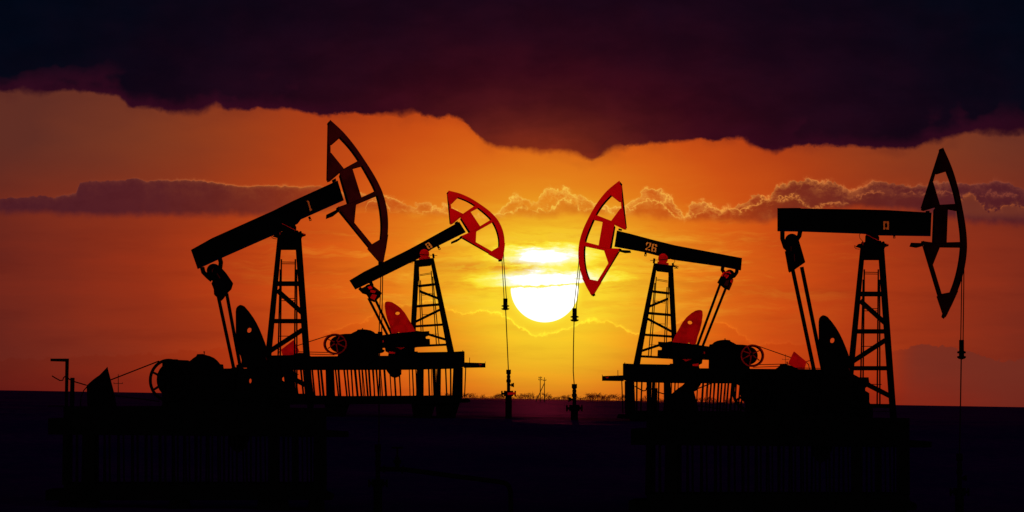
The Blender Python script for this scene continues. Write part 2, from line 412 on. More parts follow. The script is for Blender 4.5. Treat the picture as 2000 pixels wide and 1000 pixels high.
class MB:
    def __init__(self): self.bm = bmesh.new()
    def prism(self, pts, y0, y1, holes=()):
        loops = [[Vector((x, z, 0)) for x, z in pts]] + [[Vector((x, z, 0)) for x, z in h] for h in holes]
        flat = [v for l in loops for v in l]
        A = [self.bm.verts.new((v.x, y0, v.y)) for v in flat]
        B = [self.bm.verts.new((v.x, y1, v.y)) for v in flat]
        for t in tessellate_polygon(loops):
            try: self.bm.faces.new([A[i] for i in t]); self.bm.faces.new([B[i] for i in reversed(t)])
            except ValueError: pass
        o = 0
        for l in loops:
            n = len(l)
            for i in range(n):
                j = (i + 1) % n
                try: self.bm.faces.new((A[o + i], A[o + j], B[o + j], B[o + i]))
                except ValueError: pass
            o += n
        return self
    def tube(self, pts, r, n=8):
        pts = [Vector(p) for p in pts]; rings = []
        for i, p in enumerate(pts):
            d = (pts[min(i + 1, len(pts) - 1)] - pts[max(i - 1, 0)]).normalized()
            a = d.cross(Vector((0, 1, 0)) if abs(d.y) < 0.9 else Vector((1, 0, 0))).normalized(); b = d.cross(a)
            rr = r[i] if isinstance(r, (list, tuple)) else r
            rings.append([self.bm.verts.new(p + (a * math.cos(k * 2 * math.pi / n) + b * math.sin(k * 2 * math.pi / n)) * rr) for k in range(n)])
        for i in range(len(rings) - 1):
            for k in range(n):
                self.bm.faces.new((rings[i][k], rings[i][(k + 1) % n], rings[i + 1][(k + 1) % n], rings[i + 1][k]))
        self.bm.faces.new(rings[0][::-1]); self.bm.faces.new(rings[-1])
        return self
    def lathe(self, x, prof, n=20, y=0.0):
        """turned body on a vertical axis: prof is [(radius, z)] from the bottom"""
        rings = [[self.bm.verts.new((x + r * math.cos(k * 2 * math.pi / n), y + r * math.sin(k * 2 * math.pi / n), z)) for k in range(n)] for r, z in prof]
        for i in range(len(rings) - 1):
            for k in range(n):
                self.bm.faces.new((rings[i][k], rings[i][(k + 1) % n], rings[i + 1][(k + 1) % n], rings[i + 1][k]))
        self.bm.faces.new(rings[0][::-1]); self.bm.faces.new(rings[-1])
        return self
    def build(self, name, mat, parent=None, label=None):
        bmesh.ops.recalc_face_normals(self.bm, faces=self.bm.faces)
        me = bpy.data.meshes.new(name); self.bm.to_mesh(me); self.bm.free()
        me.materials.append(M[mat] if isinstance(mat, str) else mat)
        o = bpy.data.objects.new(name, me); COL.objects.link(o)
        if parent: o.parent = parent
        if label: o['label'] = label
        return o

class Kit:
    """draws one thing's parts in its working plane from measured outlines"""
    def __init__(self, fr, root, f=lambda x, y: (x, y)): self.fr = fr; self.root = root; self.f = f
    def P(self, x, y): return self.fr.p(*self.f(x, y))
    def poly(self, mb, pts, y0, y1, holes=()):
        return mb.prism([self.P(*p) for p in pts], y0, y1, [[self.P(*q) for q in h] for h in holes])
    def bar(self, mb, a, b, w, y0, y1, w2=None):
        ax, az = self.P(*a); bx, bz = self.P(*b); w *= self.fr.s; w2 = w if w2 is None else w2 * self.fr.s
        L = math.hypot(bx - ax, bz - az) or 1; nx, nz = -(bz - az) / L / 2, (bx - ax) / L / 2
        return mb.prism([(ax + nx * w, az + nz * w), (bx + nx * w2, bz + nz * w2), (bx - nx * w2, bz - nz * w2), (ax - nx * w, az - nz * w)], y0, y1)
    def ell(self, cx, cy, rx, ry, n=28):
        return [(cx + rx * math.cos(2 * math.pi * i / n), cy + ry * math.sin(2 * math.pi * i / n)) for i in range(n)]
    def disc(self, mb, cx, cy, rx, ry, y0, y1, n=28): return self.poly(mb, self.ell(cx, cy, rx, ry, n), y0, y1)
    def ring(self, mb, cx, cy, rx, ry, t, y0, y1): return self.poly(mb, self.ell(cx, cy, rx, ry, 40), y0, y1, [self.ell(cx, cy, rx - t, ry - t, 40)])
    def tube(self, mb, pts, r, n=8):
        q = []
        for p in pts:
            x, z = self.P(p[0], p[1]); q.append((x, p[2] if len(p) > 2 else 0.0, z))
        return mb.tube(q, r * self.fr.s, n)
    def part(self, name, mat, *ops, parent=None, label=None):
        mb = MB()
        for op in ops: op(mb)
        return mb.build(name, mat, parent or self.root, label)

def thing(name, fr, label, cat, group=None):
    o = bpy.data.objects.new(name, None); COL.objects.link(o)
    o.location = fr.root; o.rotation_euler = (0, 0, fr.rot); o.empty_display_size = 0.5
    return tag(o, label, cat, group)

def catmull(P, n=5):
    out = []
    Q = [P[0]] + list(P) + [P[-1]]
    for i in range(1, len(Q) - 2):
        for k in range(n):
            t = k / n
            out.append(tuple(0.5 * (2 * Q[i][c] + (Q[i + 1][c] - Q[i - 1][c]) * t + (2 * Q[i - 1][c] - 5 * Q[i][c] + 4 * Q[i + 1][c] - Q[i + 2][c]) * t * t
                       + (3 * Q[i][c] - Q[i - 1][c] - 3 * Q[i + 1][c] + Q[i + 2][c]) * t ** 3) for c in (0, 1)))
    out.append(tuple(P[-1])); return out

# ------------------------------------------------------------ the horse head, one drawing fitted to the four heads
def solve(Am, b):
    n = len(b); A = [r[:] + [b[i]] for i, r in enumerate(Am)]
    for i in range(n):
        p = max(range(i, n), key=lambda r: abs(A[r][i])); A[i], A[p] = A[p], A[i]
        for r in range(n):
            if r != i:
                f = A[r][i] / A[i][i]
                for c in range(i, n + 1): A[r][c] -= f * A[i][c]
    return [A[i][n] / A[i][i] for i in range(n)]
HC = [(333, 70), (168, 750), (372, 352), (330, 478), (175, 283), (120, 443), (235, 310), (300, 330), (275, 470), (210, 460)]
def fit(dst):
    out = []
    for c in (0, 1):
        rows = [(x, y, 1.0, x * x / 700, x * y / 700, y * y / 700) for x, y in HC]
        m = 6
        AT = [[sum(r[i] * r[j] for r in rows) + (0.5 if (i == j and i > 2) else 0) for j in range(m)] for i in range(m)]
        bT = [sum(r[i] * dst[k][c] for k, r in enumerate(rows)) for i in range(m)]
        out.append(solve(AT, bT))
    return lambda x, y: tuple(o[0] * x + o[1] * y + o[2] + o[3] * x * x / 700 + o[4] * x * y / 700 + o[5] * y * y / 700 for o in out)

def horse_head(kit, dst, mat, edge):
    """dst: the ten key points in photo units"""
    H = Kit(kit.fr, kit.root, fit(dst))
    arc = catmull([(333, 70), (262, 128), (205, 197), (160, 272), (122, 350), (99, 420), (90, 482), (92, 550), (106, 618), (133, 688), (168, 750)], 4)
    inn = catmull([(335, 105), (283, 155), (232, 210), (193, 270), (160, 340), (133, 412), (123, 470), (123, 535), (133, 600), (152, 655), (182, 715)], 4)
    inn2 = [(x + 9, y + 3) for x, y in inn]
    yw = 0.24
    hd = H.part('horse_head', mat, lambda m: H.poly(m, arc + inn[::-1], -yw, yw))
    # shade inside the curved track, painted as a black strip behind the front plate
    H.part('track_flange_shade', edge, lambda m: H.poly(m, inn[2:-2] + inn2[2:-2][::-1], -yw + 0.05, yw - 0.03), parent=hd)
    def chord(name, a, b, c, d, e0, e1):
        H.part(name, mat, lambda m: H.poly(m, [a, b, c, d], -yw + 0.02, yw - 0.02), parent=hd)
        H.part('chord_edge_shade', edge, lambda m: H.poly(m, [e0[0], e0[1], e1[1], e1[0]], -yw - 0.01, yw + 0.01), parent=hd)  # shaded outer side of the chord, put in as a black strip
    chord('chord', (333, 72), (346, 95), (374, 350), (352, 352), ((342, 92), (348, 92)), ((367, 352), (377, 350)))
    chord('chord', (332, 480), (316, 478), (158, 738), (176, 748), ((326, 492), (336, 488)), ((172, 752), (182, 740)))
    H.part('rib', mat, lambda m: H.poly(m, [(182, 268), (372, 342), (374, 358), (360, 358), (300, 328), (164, 298)], -yw + 0.03, yw - 0.03), parent=hd)
    H.part('rib', mat, lambda m: H.poly(m, [(118, 429), (275, 470), (333, 472), (328, 490), (244, 483), (120, 456)], -yw + 0.03, yw - 0.03), parent=hd)
    for g in ([(262, 128), (333, 72), (347, 97), (349, 195), (332, 195), (278, 152)],
              [(112, 645), (200, 662), (226, 672), (178, 750), (166, 748), (138, 700)],
              [(338, 236), (355, 236), (372, 350), (360, 350), (280, 313)],
              [(242, 485), (326, 479), (268, 562)]):
        H.part('gusset_plate', mat, lambda m: H.poly(m, g, -yw - 0.015, yw + 0.015), parent=hd)
    H.part('hub_plate', mat, lambda m: H.poly(m, [(235, 308), (304, 328), (276, 472), (208, 462)], -yw - 0.025, yw + 0.025), parent=hd)
    H.part('hub_bracket_and_shade', edge, lambda m: H.poly(m, [(300, 330), (309, 345), (288, 468), (275, 472)], -yw - 0.02, yw),  # this strip paints the hub plate's shaded side black; brackets follow
           lambda m: H.poly(m, [(328, 352), (348, 357), (346, 366), (326, 362)], -0.2, 0.2),
           lambda m: H.poly(m, [(330, 470), (345, 474), (345, 480), (398, 483), (402, 496), (366, 498), (330, 488)], -0.2, 0.2), parent=hd)
    H.part('end_cap', edge, lambda m: H.poly(m, [(170, 742), (188, 738), (190, 748), (176, 755)], -yw - 0.02, yw + 0.02), parent=hd)
    H.part('end_cap', edge, lambda m: H.poly(m, [(338, 78), (350, 92), (346, 102), (336, 92)], -yw - 0.02, yw + 0.02), parent=hd)
    return hd

def beam(kit, top, bot, mat='black'):
    """top and bottom edges, from the tail to the head end"""
    T = [kit.P(*p) for p in top]; B = [kit.P(*p) for p in bot]
    mb = MB(); mb.prism(T + B[::-1], -0.15, 0.15); b = mb.build('walking_beam', mat, kit.root)
    th = 0.05
    for L, sgn in ((T, -1), (B, 1)):
        mb = MB()
        for i in range(len(L) - 1):
            (ax, az), (bx, bz) = L[i], L[i + 1]
            l = math.hypot(bx - ax, bz - az) or 1; nx, nz = -(bz - az) / l, (bx - ax) / l
            if nz < 0: nx, nz = -nx, -nz
            mb.prism([(ax, az), (bx, bz), (bx + sgn * nx * th, bz + sgn * nz * th), (ax + sgn * nx * th, az + sgn * nz * th)], -0.21, 0.21)
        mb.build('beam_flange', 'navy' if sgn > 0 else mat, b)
    return b

def numerals(kit, pieces, off, sc, mat, parent):
    for word in pieces:
        mb = MB()
        for p in word:
            kit.poly(mb, [(off[0] + x / sc, off[1] + y / sc) for x, y in p], -0.158, -0.145)
        mb.build('stencil_digit', mat, parent)

def lug(kit, x, y, ang, parent):
    s = kit
    c, sn = math.cos(ang), math.sin(ang)
    def R(u, v): return (x + u * c - v * sn, y + u * sn + v * c)
    s.part('lifting_lug', 'black', lambda m: s.poly(m, [R(-2.2, -2), R(2.2, -2), R(2.2, 6.5), R(-2.2, 6.5)], -0.03, 0.03,
           [[R(-0.9, 3.2), R(0.9, 3.2), R(0.9, 5.2), R(-0.9, 5.2)]]), parent=parent)

# ------------------------------------------------------------ small pump machinery (drawn on the pump marked 26; the other is its mirror)
def base_small(kit, gpy):
    p = kit.part; poly = kit.poly; bar = kit.bar; k = kit
    ft = -0.55; fb = -1.0
    # samson post
    post = p('samson_post', 'black', lambda m: poly(m, [(1277, 514.5), (1314, 519.5), (1314.8, 533), (1283, 529.5)], -0.6, 0.6))
    for s in (-1, 1):
        for a, b, c, d in (((1276.8, 515), (1236.7, 714), (1249.4, 714), (1284.2, 515)), ((1304.5, 519), (1314.4, 714), (1324.5, 714), (1314.6, 519))):
            mb = MB()
            A = [k.P(*q) for q in (a, b, c, d)]
            yt, yb = s * 0.5, s * 1.0
            vs = []
            for off in (-0.1, 0.1):
                vs.append([mb.bm.verts.new((A[0][0], yt + off, A[0][1])), mb.bm.verts.new((A[1][0], yb + off, A[1][1])),
                           mb.bm.verts.new((A[2][0], yb + off, A[2][1])), mb.bm.verts.new((A[3][0], yt + off, A[3][1]))])
            mb.bm.faces.new(vs[0]); mb.bm.faces.new(vs[1][::-1])
            for i in range(4): mb.bm.faces.new((vs[0][i], vs[0][(i + 1) % 4], vs[1][(i + 1) % 4], vs[1][i]))
            mb.build('leg', 'black', post)
    for a, b, w in (((1275, 570), (1307, 573.8), 5), ((1265, 612), (1311, 616), 5), ((1256, 654), (1315, 658), 4.6), ((1248, 696), (1320, 699.8), 4.4)):
        p('crossbar', 'black', lambda m: bar(m, a, b, w, -0.75, -0.65), parent=post)
    for a, b in (((1264, 601), (1305, 584)), ((1261, 621), (1313, 648.5)), ((1249, 687), (1292, 673))):
        p('brace', 'black', lambda m: bar(m, a, b, 4.8, -0.64, -0.56), parent=post)
    lad = p('ladder', 'black', *[(lambda m, a=a, b=b: bar(m, a, b, 1.9, 0.55, 0.6)) for a, b in
            (((1279, 552), (1266, 698)), ((1281.8, 540), (1271.3, 698)), ((1302.8, 560), (1296.3, 698)), ((1306.3, 540), (1300.5, 698)))])
    for a, b in (((1281, 544), (1304, 548)), ((1281, 546.4), (1304, 550.4)), ((1275, 587), (1300, 589)), ((1275, 589.6), (1300, 591.5)),
                 ((1272, 631), (1299, 632.5)), ((1269, 673), (1297, 674))):
        p('rung', 'black', lambda m: bar(m, a, b, 1.0, 0.55, 0.6), parent=lad)
    # saddle bearing
    be = p('saddle_bearing', 'red2', lambda m: k.disc(m, 1295, 505.4, 9.5, 9.8, -0.35, 0.35),
           lambda m: poly(m, [(1284, 511), (1306, 514), (1306, 520), (1284, 517)], -0.33, 0.33))
    p('bearing_cap', 'red', lambda m: k.ring(m, 1295, 505.4, 8.4, 8.6, 1.2, -0.38, -0.35), parent=be)
    p('bearing_bolt', 'black', lambda m: bar(m, (1270, 509.5), (1319, 505.5), 1.0, -0.42, -0.4), lambda m: bar(m, (1278, 505), (1277, 514), 4, -0.3, 0.3),
      lambda m: bar(m, (1314, 514), (1315, 521), 4, -0.3, 0.3), lambda m: bar(m, (1314, 520), (1323, 522.5), 2.4, -0.3, -0.1), parent=be)
    p('grease_line', 'steel', lambda m: k.tube(m, [(1304, 506, -.3), (1311, 505, -.3), (1317.5, 507, -.3), (1318, 512, -.3), (1313, 516, -.3)], 0.5),
      lambda m: k.tube(m, [(1313, 520, -.3), (1319, 519, -.3), (1325, 521, -.3), (1324, 524.5, -.3), (1317, 524.5, -.3)], 0.55), parent=be)
    # gearbox
    gb = p('gearbox', 'black', lambda m: poly(m, [(1285.5, 667.5), (1300, 668.5), (1312, 666.5), (1363, 674), (1385, 677), (1385, 703), (1372, 702.5), (1371, 710),
           (1365, 713), (1366, 720), (1315.5, 720), (1316, 702.5), (1292, 697), (1284, 695), (1284.5, 684), (1292, 683.5), (1292.5, 679), (1285.5, 676)], -0.55, 0.55))
    p('gearbox_cover', 'red2', lambda m: k.disc(m, 1351.5, 682, 6.5, 2.6, -0.58, -0.555), lambda m: poly(m, [(1332, 701.5), (1351, 701.5), (1340, 706)], -0.58, -0.555),
      lambda m: poly(m, [(1352, 712), (1364, 710), (1364, 715), (1353, 715)], -0.58, -0.555), lambda m: k.disc(m, 1375.5, 689, 1.3, 2.3, -0.58, -0.555), parent=gb)
    # crank with its counterweight, both sides of the gearbox
    out = [(1371.8, 610), (1371.2, 607.6), (1368, 606.2), (1364, 606.2), (1358, 607.5), (1350, 612.5), (1341, 620), (1333, 630), (1325.5, 643.5), (1319, 655), (1314, 665.5), (1313, 668.6),
           (1330, 670.3), (1343.5, 671.5), (1344, 669), (1347, 669), (1348, 672.3), (1358, 673.5), (1360.5, 667), (1362, 659), (1367, 645), (1370.5, 630), (1372.2, 617)]
    for s in (-1, 1):
        y0 = -1.02 if s < 0 else 0.9
        cw = p('counterweight', 'red2', lambda m: poly(m, out, y0, y0 + 0.12, [k.ell(1347.5, 630, 4.6, 4.2, 16)]))
        p('weight_bolt', 'red', lambda m: k.disc(m, 1343, 651, 0.9, 0.9, y0 - 0.02, y0), lambda m: k.disc(m, 1357, 655, 0.9, 0.9, y0 - 0.02, y0),
          lambda m: k.disc(m, 1329, 657, 0.8, 0.8, y0 - 0.02, y0), parent=cw)
        p('crank_arm', 'black', lambda m: poly(m, [(1322, 669), (1362, 673), (1367, 690), (1362, 702), (1330, 700), (1324, 690)], y0 + 0.02, y0 + 0.16))
    # drum housing and brake wheel
    p('motor_housing', 'black', lambda m: poly(m, [(1384, 722), (1385, 676), (1386, 672.8), (1390.5, 672.5), (1394, 669), (1400, 666), (1408, 664.4), (1416, 663.6), (1425.5, 664.6),
      (1426.5, 667), (1433, 670), (1438, 673), (1450, 673.4), (1462, 675), (1464, 722)], -0.6, 0.6),
      lambda m: bar(m, (1416, 665), (1416, 661.3), 1.6, -0.06, 0.06), lambda m: bar(m, (1414.8, 661.8), (1417.2, 661.8), 1.4, -0.06, 0.06))
    wh = p('pulley_wheel', 'brick', lambda m: k.ring(m, 1469, 695, 22.8, 22, 2.4, -0.85, -0.7))
    p('wheel_rim', 'black', lambda m: k.ring(m, 1468.4, 695.3, 22.6, 21.8, 4.4, -0.69, -0.5), parent=wh)
    for i, a in enumerate((-115, -28, 35, 100, 155, 205)):
        ca, sa = math.cos(math.radians(a)), math.sin(math.radians(a))
        p('spoke', 'brick', lambda m: bar(m, (1467 + 3 * ca, 692 + 3 * sa), (1467 + 19 * ca, 693.5 + 19 * sa), 2.4, -0.83, -0.72, 1.8), parent=wh)
    p('wheel_hub', 'black', lambda m: k.disc(m, 1462, 695, 17.5, 17.5, -0.68, -0.2), lambda m: k.disc(m, 1467, 692, 2.5, 2.5, -0.87, -0.84), parent=wh)
    p('drive_belt', 'black', lambda m: bar(m, (1474, 674), (1546, 699.3), 1.5, -0.6, -0.5), lambda m: k.bar(m, (1478, 712.5), (1541, 711), 1.4, -0.6, -0.5),
      lambda m: bar(m, (1470, 717.5), (1526, 715.5), 1.3, -0.6, -0.5))
    p('motor', 'black', lambda m: poly(m, [(1512, 724), (1520, 718), (1525, 713.5), (1540, 713), (1552, 716.5), (1560, 721), (1564, 724)], -0.5, 0.5))
    p('belt_guard', 'red2', lambda m: poly(m, [(1549.8, 686.8), (1552, 688), (1562, 696.5), (1574.3, 706.5), (1570.5, 722), (1560, 722), (1550, 717), (1539.5, 711.5), (1540, 707)], -0.62, -0.4))
    p('power_cable', 'black', lambda m: k.tube(m, [(1574, 706.5, -.5), (1579, 705, -.5), (1586, 704.6, -.5)], 0.7),
      lambda m: k.tube(m, [(1574, 708, -.5), (1578.5, 712, -.5), (1580.5, 722, -.5)], 0.8))
    # skid and deck
    sk = p('skid_frame', 'black', lambda m: poly(m, [(1217, 711), (1219, 710), (1237, 711), (1316, 712.5), (1318, 719), (1640, 722), (1640, 749), (1500, 749), (1330, 748.5), (1230, 746), (1217, 742)], -1.1, 1.1),
      lambda m: bar(m, (1220, 710), (1221, 708), 1.2, -1.0, -0.9), lambda m: poly(m, [(1308, 710.5), (1318, 710.5), (1318, 713), (1308, 713)], -1.0, -0.6))
    p('deck_rail', 'black', lambda m: bar(m, (1268, 715.2), (1306, 716.2), 1.4, -1.25, -1.2), parent=sk)
    p('deck_rail', 'black', lambda m: bar(m, (1520, 718.5), (1620, 720), 1.4, -1.25, -1.2), parent=sk)
    p('service_arm', 'black', lambda m: poly(m, [(1176, 734.5), (1190, 734), (1218, 733), (1218, 744.5), (1176, 743.8)], -0.3, 0.3),
      lambda m: bar(m, (1177, 735), (1176, 731.5), 0.9, -0.3, -0.2), lambda m: bar(m, (1207, 734), (1206.8, 723), 1.1, -0.2, -0.1))
    p('arm_light', 'red2', lambda m: poly(m, [(1183, 736.8), (1186, 737), (1189, 734.8), (1188, 738.5), (1184, 738.8)], -0.33, -0.305))
    p('base_rail', 'black', lambda m: poly(m, [(1205.5, 815.5), (1208, 808.8), (1222, 809.5), (1222, 802), (1640, 805), (1640, 822), (1300, 820), (1215, 817.5)], -1.6, 1.6))
    p('drip_pan', 'black', lambda m: poly(m, [(1340, 747), (1340, 758), (1345, 763), (1353, 766), (1360, 763), (1368, 752), (1370, 747)], -0.5, 0.5))
    for a, b, w, w2 in ((1229.5, 1231, 18, 20), (1266.5, 1268, 7.5, 9), (1303, 1304, 13.5, 15), (1480, 1478, 14, 15), (1560, 1556, 14, 15), (1622, 1618, 16, 16)):
        for y in (-1.45, 1.25):
            p('post', 'black', lambda m: bar(m, (a, 744), (b, 806), w, y, y + 0.2, w2))
    for x0 in (1225, 1271, 1440, 1590):
        g0 = gpy(k.f(x0 + 25, 800)[0])
        x1, _ = k.f(x0, 0); x2, _ = k.f(x0 + 50, 0)
        yt = k.f(0, 818)[1]
        F = Kit(k.fr, k.root)
        F.part('foot', 'black', lambda m: F.poly(m, [(x1, yt - 4), (x2, yt - 4), (x2 + (x1 - x2) * 0.1, g0 + 6), (x1 + (x2 - x1) * 0.24, g0 + 6)], -1.2, 1.2))
    rn = random.Random(4)
    sl = [(1215, 2.2), (1243.5, 2.6), (1254, 2.6), (1272, 1.6), (1277, 5), (1281.5, 1.6), (1287, 2.4), (1312, 2.2), (1318.5, 3), (1325, 2.2), (1336, 2.6), (1345, 2.6), (1354, 2.6), (1363.5, 2.4), (1372, 2), (1375.2, 2)]
    x = 1381.0
    while x < 1437:
        sl.append((x + rn.uniform(-.5, .5), 2.5)); sl.append((x + 3.4 + rn.uniform(-.8, .8), 1.8)); x += 6.9
    x = 1445
    while x < 1610:
        sl.append((x, 3.3)); x += 8.5
    for i, (x, w) in enumerate(sl):
        sh = -(6 - (1504 - x) / 52.0) if x > 1240 else 3
        y = -1.52 if i % 2 == 0 else 1.46
        if rn.random() < 0.05: continue
        sh += rn.uniform(-1.3, 1.3); w *= rn.uniform(.8, 1.35)
        p('slat', 'black', lambda m: bar(m, (x, 744), (x + sh, 806), w, y, y + 0.06))

# ------------------------------------------------------------ large pump machinery (drawn on the pump marked 1)
def base_large(kit, gpy):
    p = kit.part; poly = kit.poly; bar = kit.bar; k = kit
    T = lambda x, y: (x - 1138.5, y - 20)
    def B4(q): return [T(*v) for v in q]
    post = p('samson_post', 'black', lambda m: poly(m, B4([(1680.5, 484), (1727, 487), (1727.5, 507), (1680, 507)]), -0.6, 0.6))
    def legp(q, s):
        mb = MB(); A = [k.P(*T(*v)) for v in q]; yt, yb = s * 0.45, s * 1.0; vs = []
        for off in (-0.1, 0.1):
            vs.append([mb.bm.verts.new((A[i][0], (yt, yb, yb, yt)[i] + off, A[i][1])) for i in range(4)])
        mb.bm.faces.new(vs[0]); mb.bm.faces.new(vs[1][::-1])
        for i in range(4): mb.bm.faces.new((vs[0][i], vs[0][(i + 1) % 4], vs[1][(i + 1) % 4], vs[1][i]))
        mb.build('leg', 'black', post)
    for s in (-1, 1):
        legp([(1680.2, 486), (1646, 822), (1658.5, 822), (1689.5, 486)], s)
        legp([(1714.6, 486), (1739, 822), (1751.5, 822), (1727, 486)], s)
    for a, b, w in (((1679, 575.3), (1722, 575.3), 9.5), ((1672, 648), (1728, 648), 8.8), ((1664, 719.5), (1736, 719.5), 8.6), ((1660, 792), (1742, 793), 8)):
        p('crossbar', 'black', lambda m: bar(m, T(*a), T(*b), w, -0.72, -0.62), parent=post)
    for a, b in (((1680, 588), (1729, 632)), ((1729, 665), (1666, 706)), ((1690, 749), (1739, 774))):
        p('brace', 'black', lambda m: bar(m, T(*a), T(*b), 9.5, -0.61, -0.53), parent=post)
    lad = p('ladder', 'black', *[(lambda m, a=a, b=b: bar(m, T(*a), T(*b), 3.0, 0.5, 0.55)) for a, b in
            (((1686, 545), (1679.5, 795)), ((1688, 525), (1685, 795)), ((1715.5, 525), (1713.2, 795)), ((1718, 545), (1718.6, 795)))])
    for a, b in (((1688, 530.5), (1716, 531)), ((1688, 534), (1716, 534.3)), ((1686, 602), (1716, 602)), ((1686, 606.5), (1716, 606.5)), ((1684, 676), (1716, 676)), ((1684, 750), (1722, 751))):
        p('rung', 'black', lambda m: bar(m, T(*a), T(*b), 1.4, 0.5, 0.55), parent=lad)
    be = p('saddle_bearing', 'black', lambda m: poly(m, B4([(1689, 486), (1690, 462), (1694, 456), (1703, 453), (1713, 457), (1717.3, 464), (1717, 486)]), -0.36, 0.36))
    p('bearing_bolt', 'black', *[(lambda m, q=q: poly(m, B4(q), -0.4, 0.3)) for q in ([(1682, 486), (1682, 475), (1685, 472), (1686.5, 474), (1692, 473), (1694, 486)],
      [(1672.5, 481.5), (1676, 477.5), (1682, 476.5), (1682, 485), (1676, 483)], [(1716, 486), (1717, 471), (1720.5, 471), (1722, 474), (1725, 472), (1727.5, 473), (1728, 476), (1735.5, 478), (1735.5, 480), (1729, 482), (1727, 486)])], parent=be)
    p('grease_line', 'steel', lambda m: k.tube(m, [T(1674, 484) + (-.3,), T(1669, 480) + (-.3,), T(1668.5, 482.5) + (-.3,), T(1672, 486.5) + (-.3,), T(1679, 487.5) + (-.3,)], 0.6),
      lambda m: k.tube(m, [T(1686, 473) + (-.3,), T(1679.5, 466) + (-.3,), T(1678.5, 459) + (-.3,), T(1682, 456) + (-.3,)], 0.55), parent=be)
    p('grease_fitting', 'red2', lambda m: bar(m, T(1689, 457.5), T(1716, 471), 0.7, -0.4, -0.385), lambda m: bar(m, T(1731, 478.5), T(1735, 478.5), 1.6, -0.42, -0.4),
      lambda m: bar(m, T(1685.5, 475), T(1685.5, 479), 0.8, -0.42, -0.4), parent=be)
    # counterweight and crank
    out = [(x / 5 + 1560, y / 5 + 600) for x, y in [(198, 150), (203, 118), (218, 97), (240, 84), (262, 88), (285, 100), (330, 152), (368, 205), (402, 262), (430, 320), (455, 380),
           (478, 440), (492, 480), (500, 540), (500, 640), (480, 680), (400, 690), (345, 690), (340, 668), (322, 665), (316, 690), (250, 690), (255, 620), (245, 580), (225, 545), (200, 470)]]
    for s in (-1, 1):
        y0 = -1.02 if s < 0 else 0.9
        p('counterweight', 'black', lambda m: poly(m, B4(out), y0, y0 + 0.12, [B4(k.ell(1625.5, 665, 4.7, 5.8, 16))]))
        p('crank_arm', 'black', lambda m: poly(m, B4([(1606, 740), (1660, 740), (1668, 790), (1650, 812), (1608, 812), (1600, 790)]), y0 + 0.02, y0 + 0.16, [B4(k.ell(1627.5, 764, 2.8, 4.8, 14))]))
    gb = p('gearbox', 'black', lambda m: poly(m, B4([(1560, 740), (1618, 741), (1618, 822), (1560, 822)]), -0.55, 0.55),
      lambda m: poly(m, B4([(1637, 739), (1655, 728), (1667, 731), (1678, 737), (1696.5, 737), (1698, 747), (1703, 751), (1695, 754), (1690, 758), (1690, 763), (1698, 768), (1698, 785), (1705, 800), (1705, 822), (1637, 822)]), -0.55, 0.55))
    p('gearbox_nut', 'maroon', lambda m: bar(m, T(1658, 719), T(1660, 724), 1.6, -1.05, -1.03), parent=gb)
    # drum housing, wheel
    p('motor_housing', 'black', lambda m: poly(m, [(318, 800), (318, 703), (330, 702), (347, 702), (348, 703.2), (368, 704), (370, 706), (374, 703.5), (378, 700), (384, 696), (386, 692), (397, 691.6), (402, 693.5),
      (410, 695.5), (418, 699), (424, 704), (430, 711.5), (435.5, 712), (436.5, 720), (462, 719.5), (462, 713), (466, 712), (480, 722), (485, 800)], -0.6, 0.6),
      lambda m: bar(m, (399, 694), (398.8, 687), 1.6, -0.06, 0.06), lambda m: bar(m, (397.4, 687.3), (400.2, 687.3), 1.8, -0.06, 0.06))
    wh = p('pulley_wheel', 'black', lambda m: k.ring(m, 331, 743, 38.6, 42, 5.5, -0.85, -0.6))
    for a in (205, 150, 265, 95):
        ca, sa = math.cos(math.radians(a)), math.sin(math.radians(a))
        p('spoke', 'black', lambda m: bar(m, (331, 743), (331 + 35 * ca, 743 + 38 * sa), 6, -0.83, -0.72, 4), parent=wh)
    p('wheel_hub', 'black', lambda m: k.disc(m, 334, 742, 27, 33, -0.58, -0.2), parent=wh)
    p('drive_belt', 'black', lambda m: bar(m, (216, 743), (312, 705.5), 2.2, -0.7, -0.6), lambda m: bar(m, (222, 772), (312, 784), 2, -0.7, -0.6))
    p('belt_guard', 'black', lambda m: poly(m, [(211, 717), (209.5, 719), (196, 733), (191, 736.3), (184, 741.5), (171, 753), (173, 800), (230, 800), (223, 764), (212, 722)], -0.62, -0.3))
    p('power_cable', 'black', lambda m: k.tube(m, [(172, 755, -.5), (165, 763, -.5), (160, 775, -.5), (158, 800, -.5)], 1.0))
    # brake lever and bracket posts at the tail of the frame
    lv = p('bracket_post', 'black', lambda m: poly(m, [(102.5, 701), (137.8, 701), (135.5, 800), (130, 800), (131.2, 707), (102.5, 706.2)], -1.05, -0.9))
    p('short_post', 'black', lambda m: bar(m, (144, 738), (143, 800), 7.6, -0.85, -0.6))
    p('brake_lever', 'black', lambda m: k.tube(m, [(105.5, 734.5, -1.1), (112, 738.5, -1.1), (121, 743.5, -1.1), (126.5, 743, -1.1), (128, 738, -1.1), (131, 735.6, -1.1), (135, 736.5, -1.1), (139, 741, -1.1), (150, 746, -1.1), (172, 752.5, -1.0)], 1.1))
    sk = p('skid_frame', 'black', lambda m: poly(m, [(128, 794), (318, 793), (485, 790), (540, 796), (637, 797), (637, 840), (680, 843), (680, 853), (637, 853), (98, 848), (98, 817), (128, 816)], -1.1, 1.1))
    p('deck_rail', 'black', lambda m: bar(m, (470, 782), (612, 783), 1.6, -1.25, -1.2), parent=sk)
    p('deck_rail', 'black', lambda m: bar(m, (98, 793), (130, 793), 1.6, -1.25, -1.2), parent=sk)
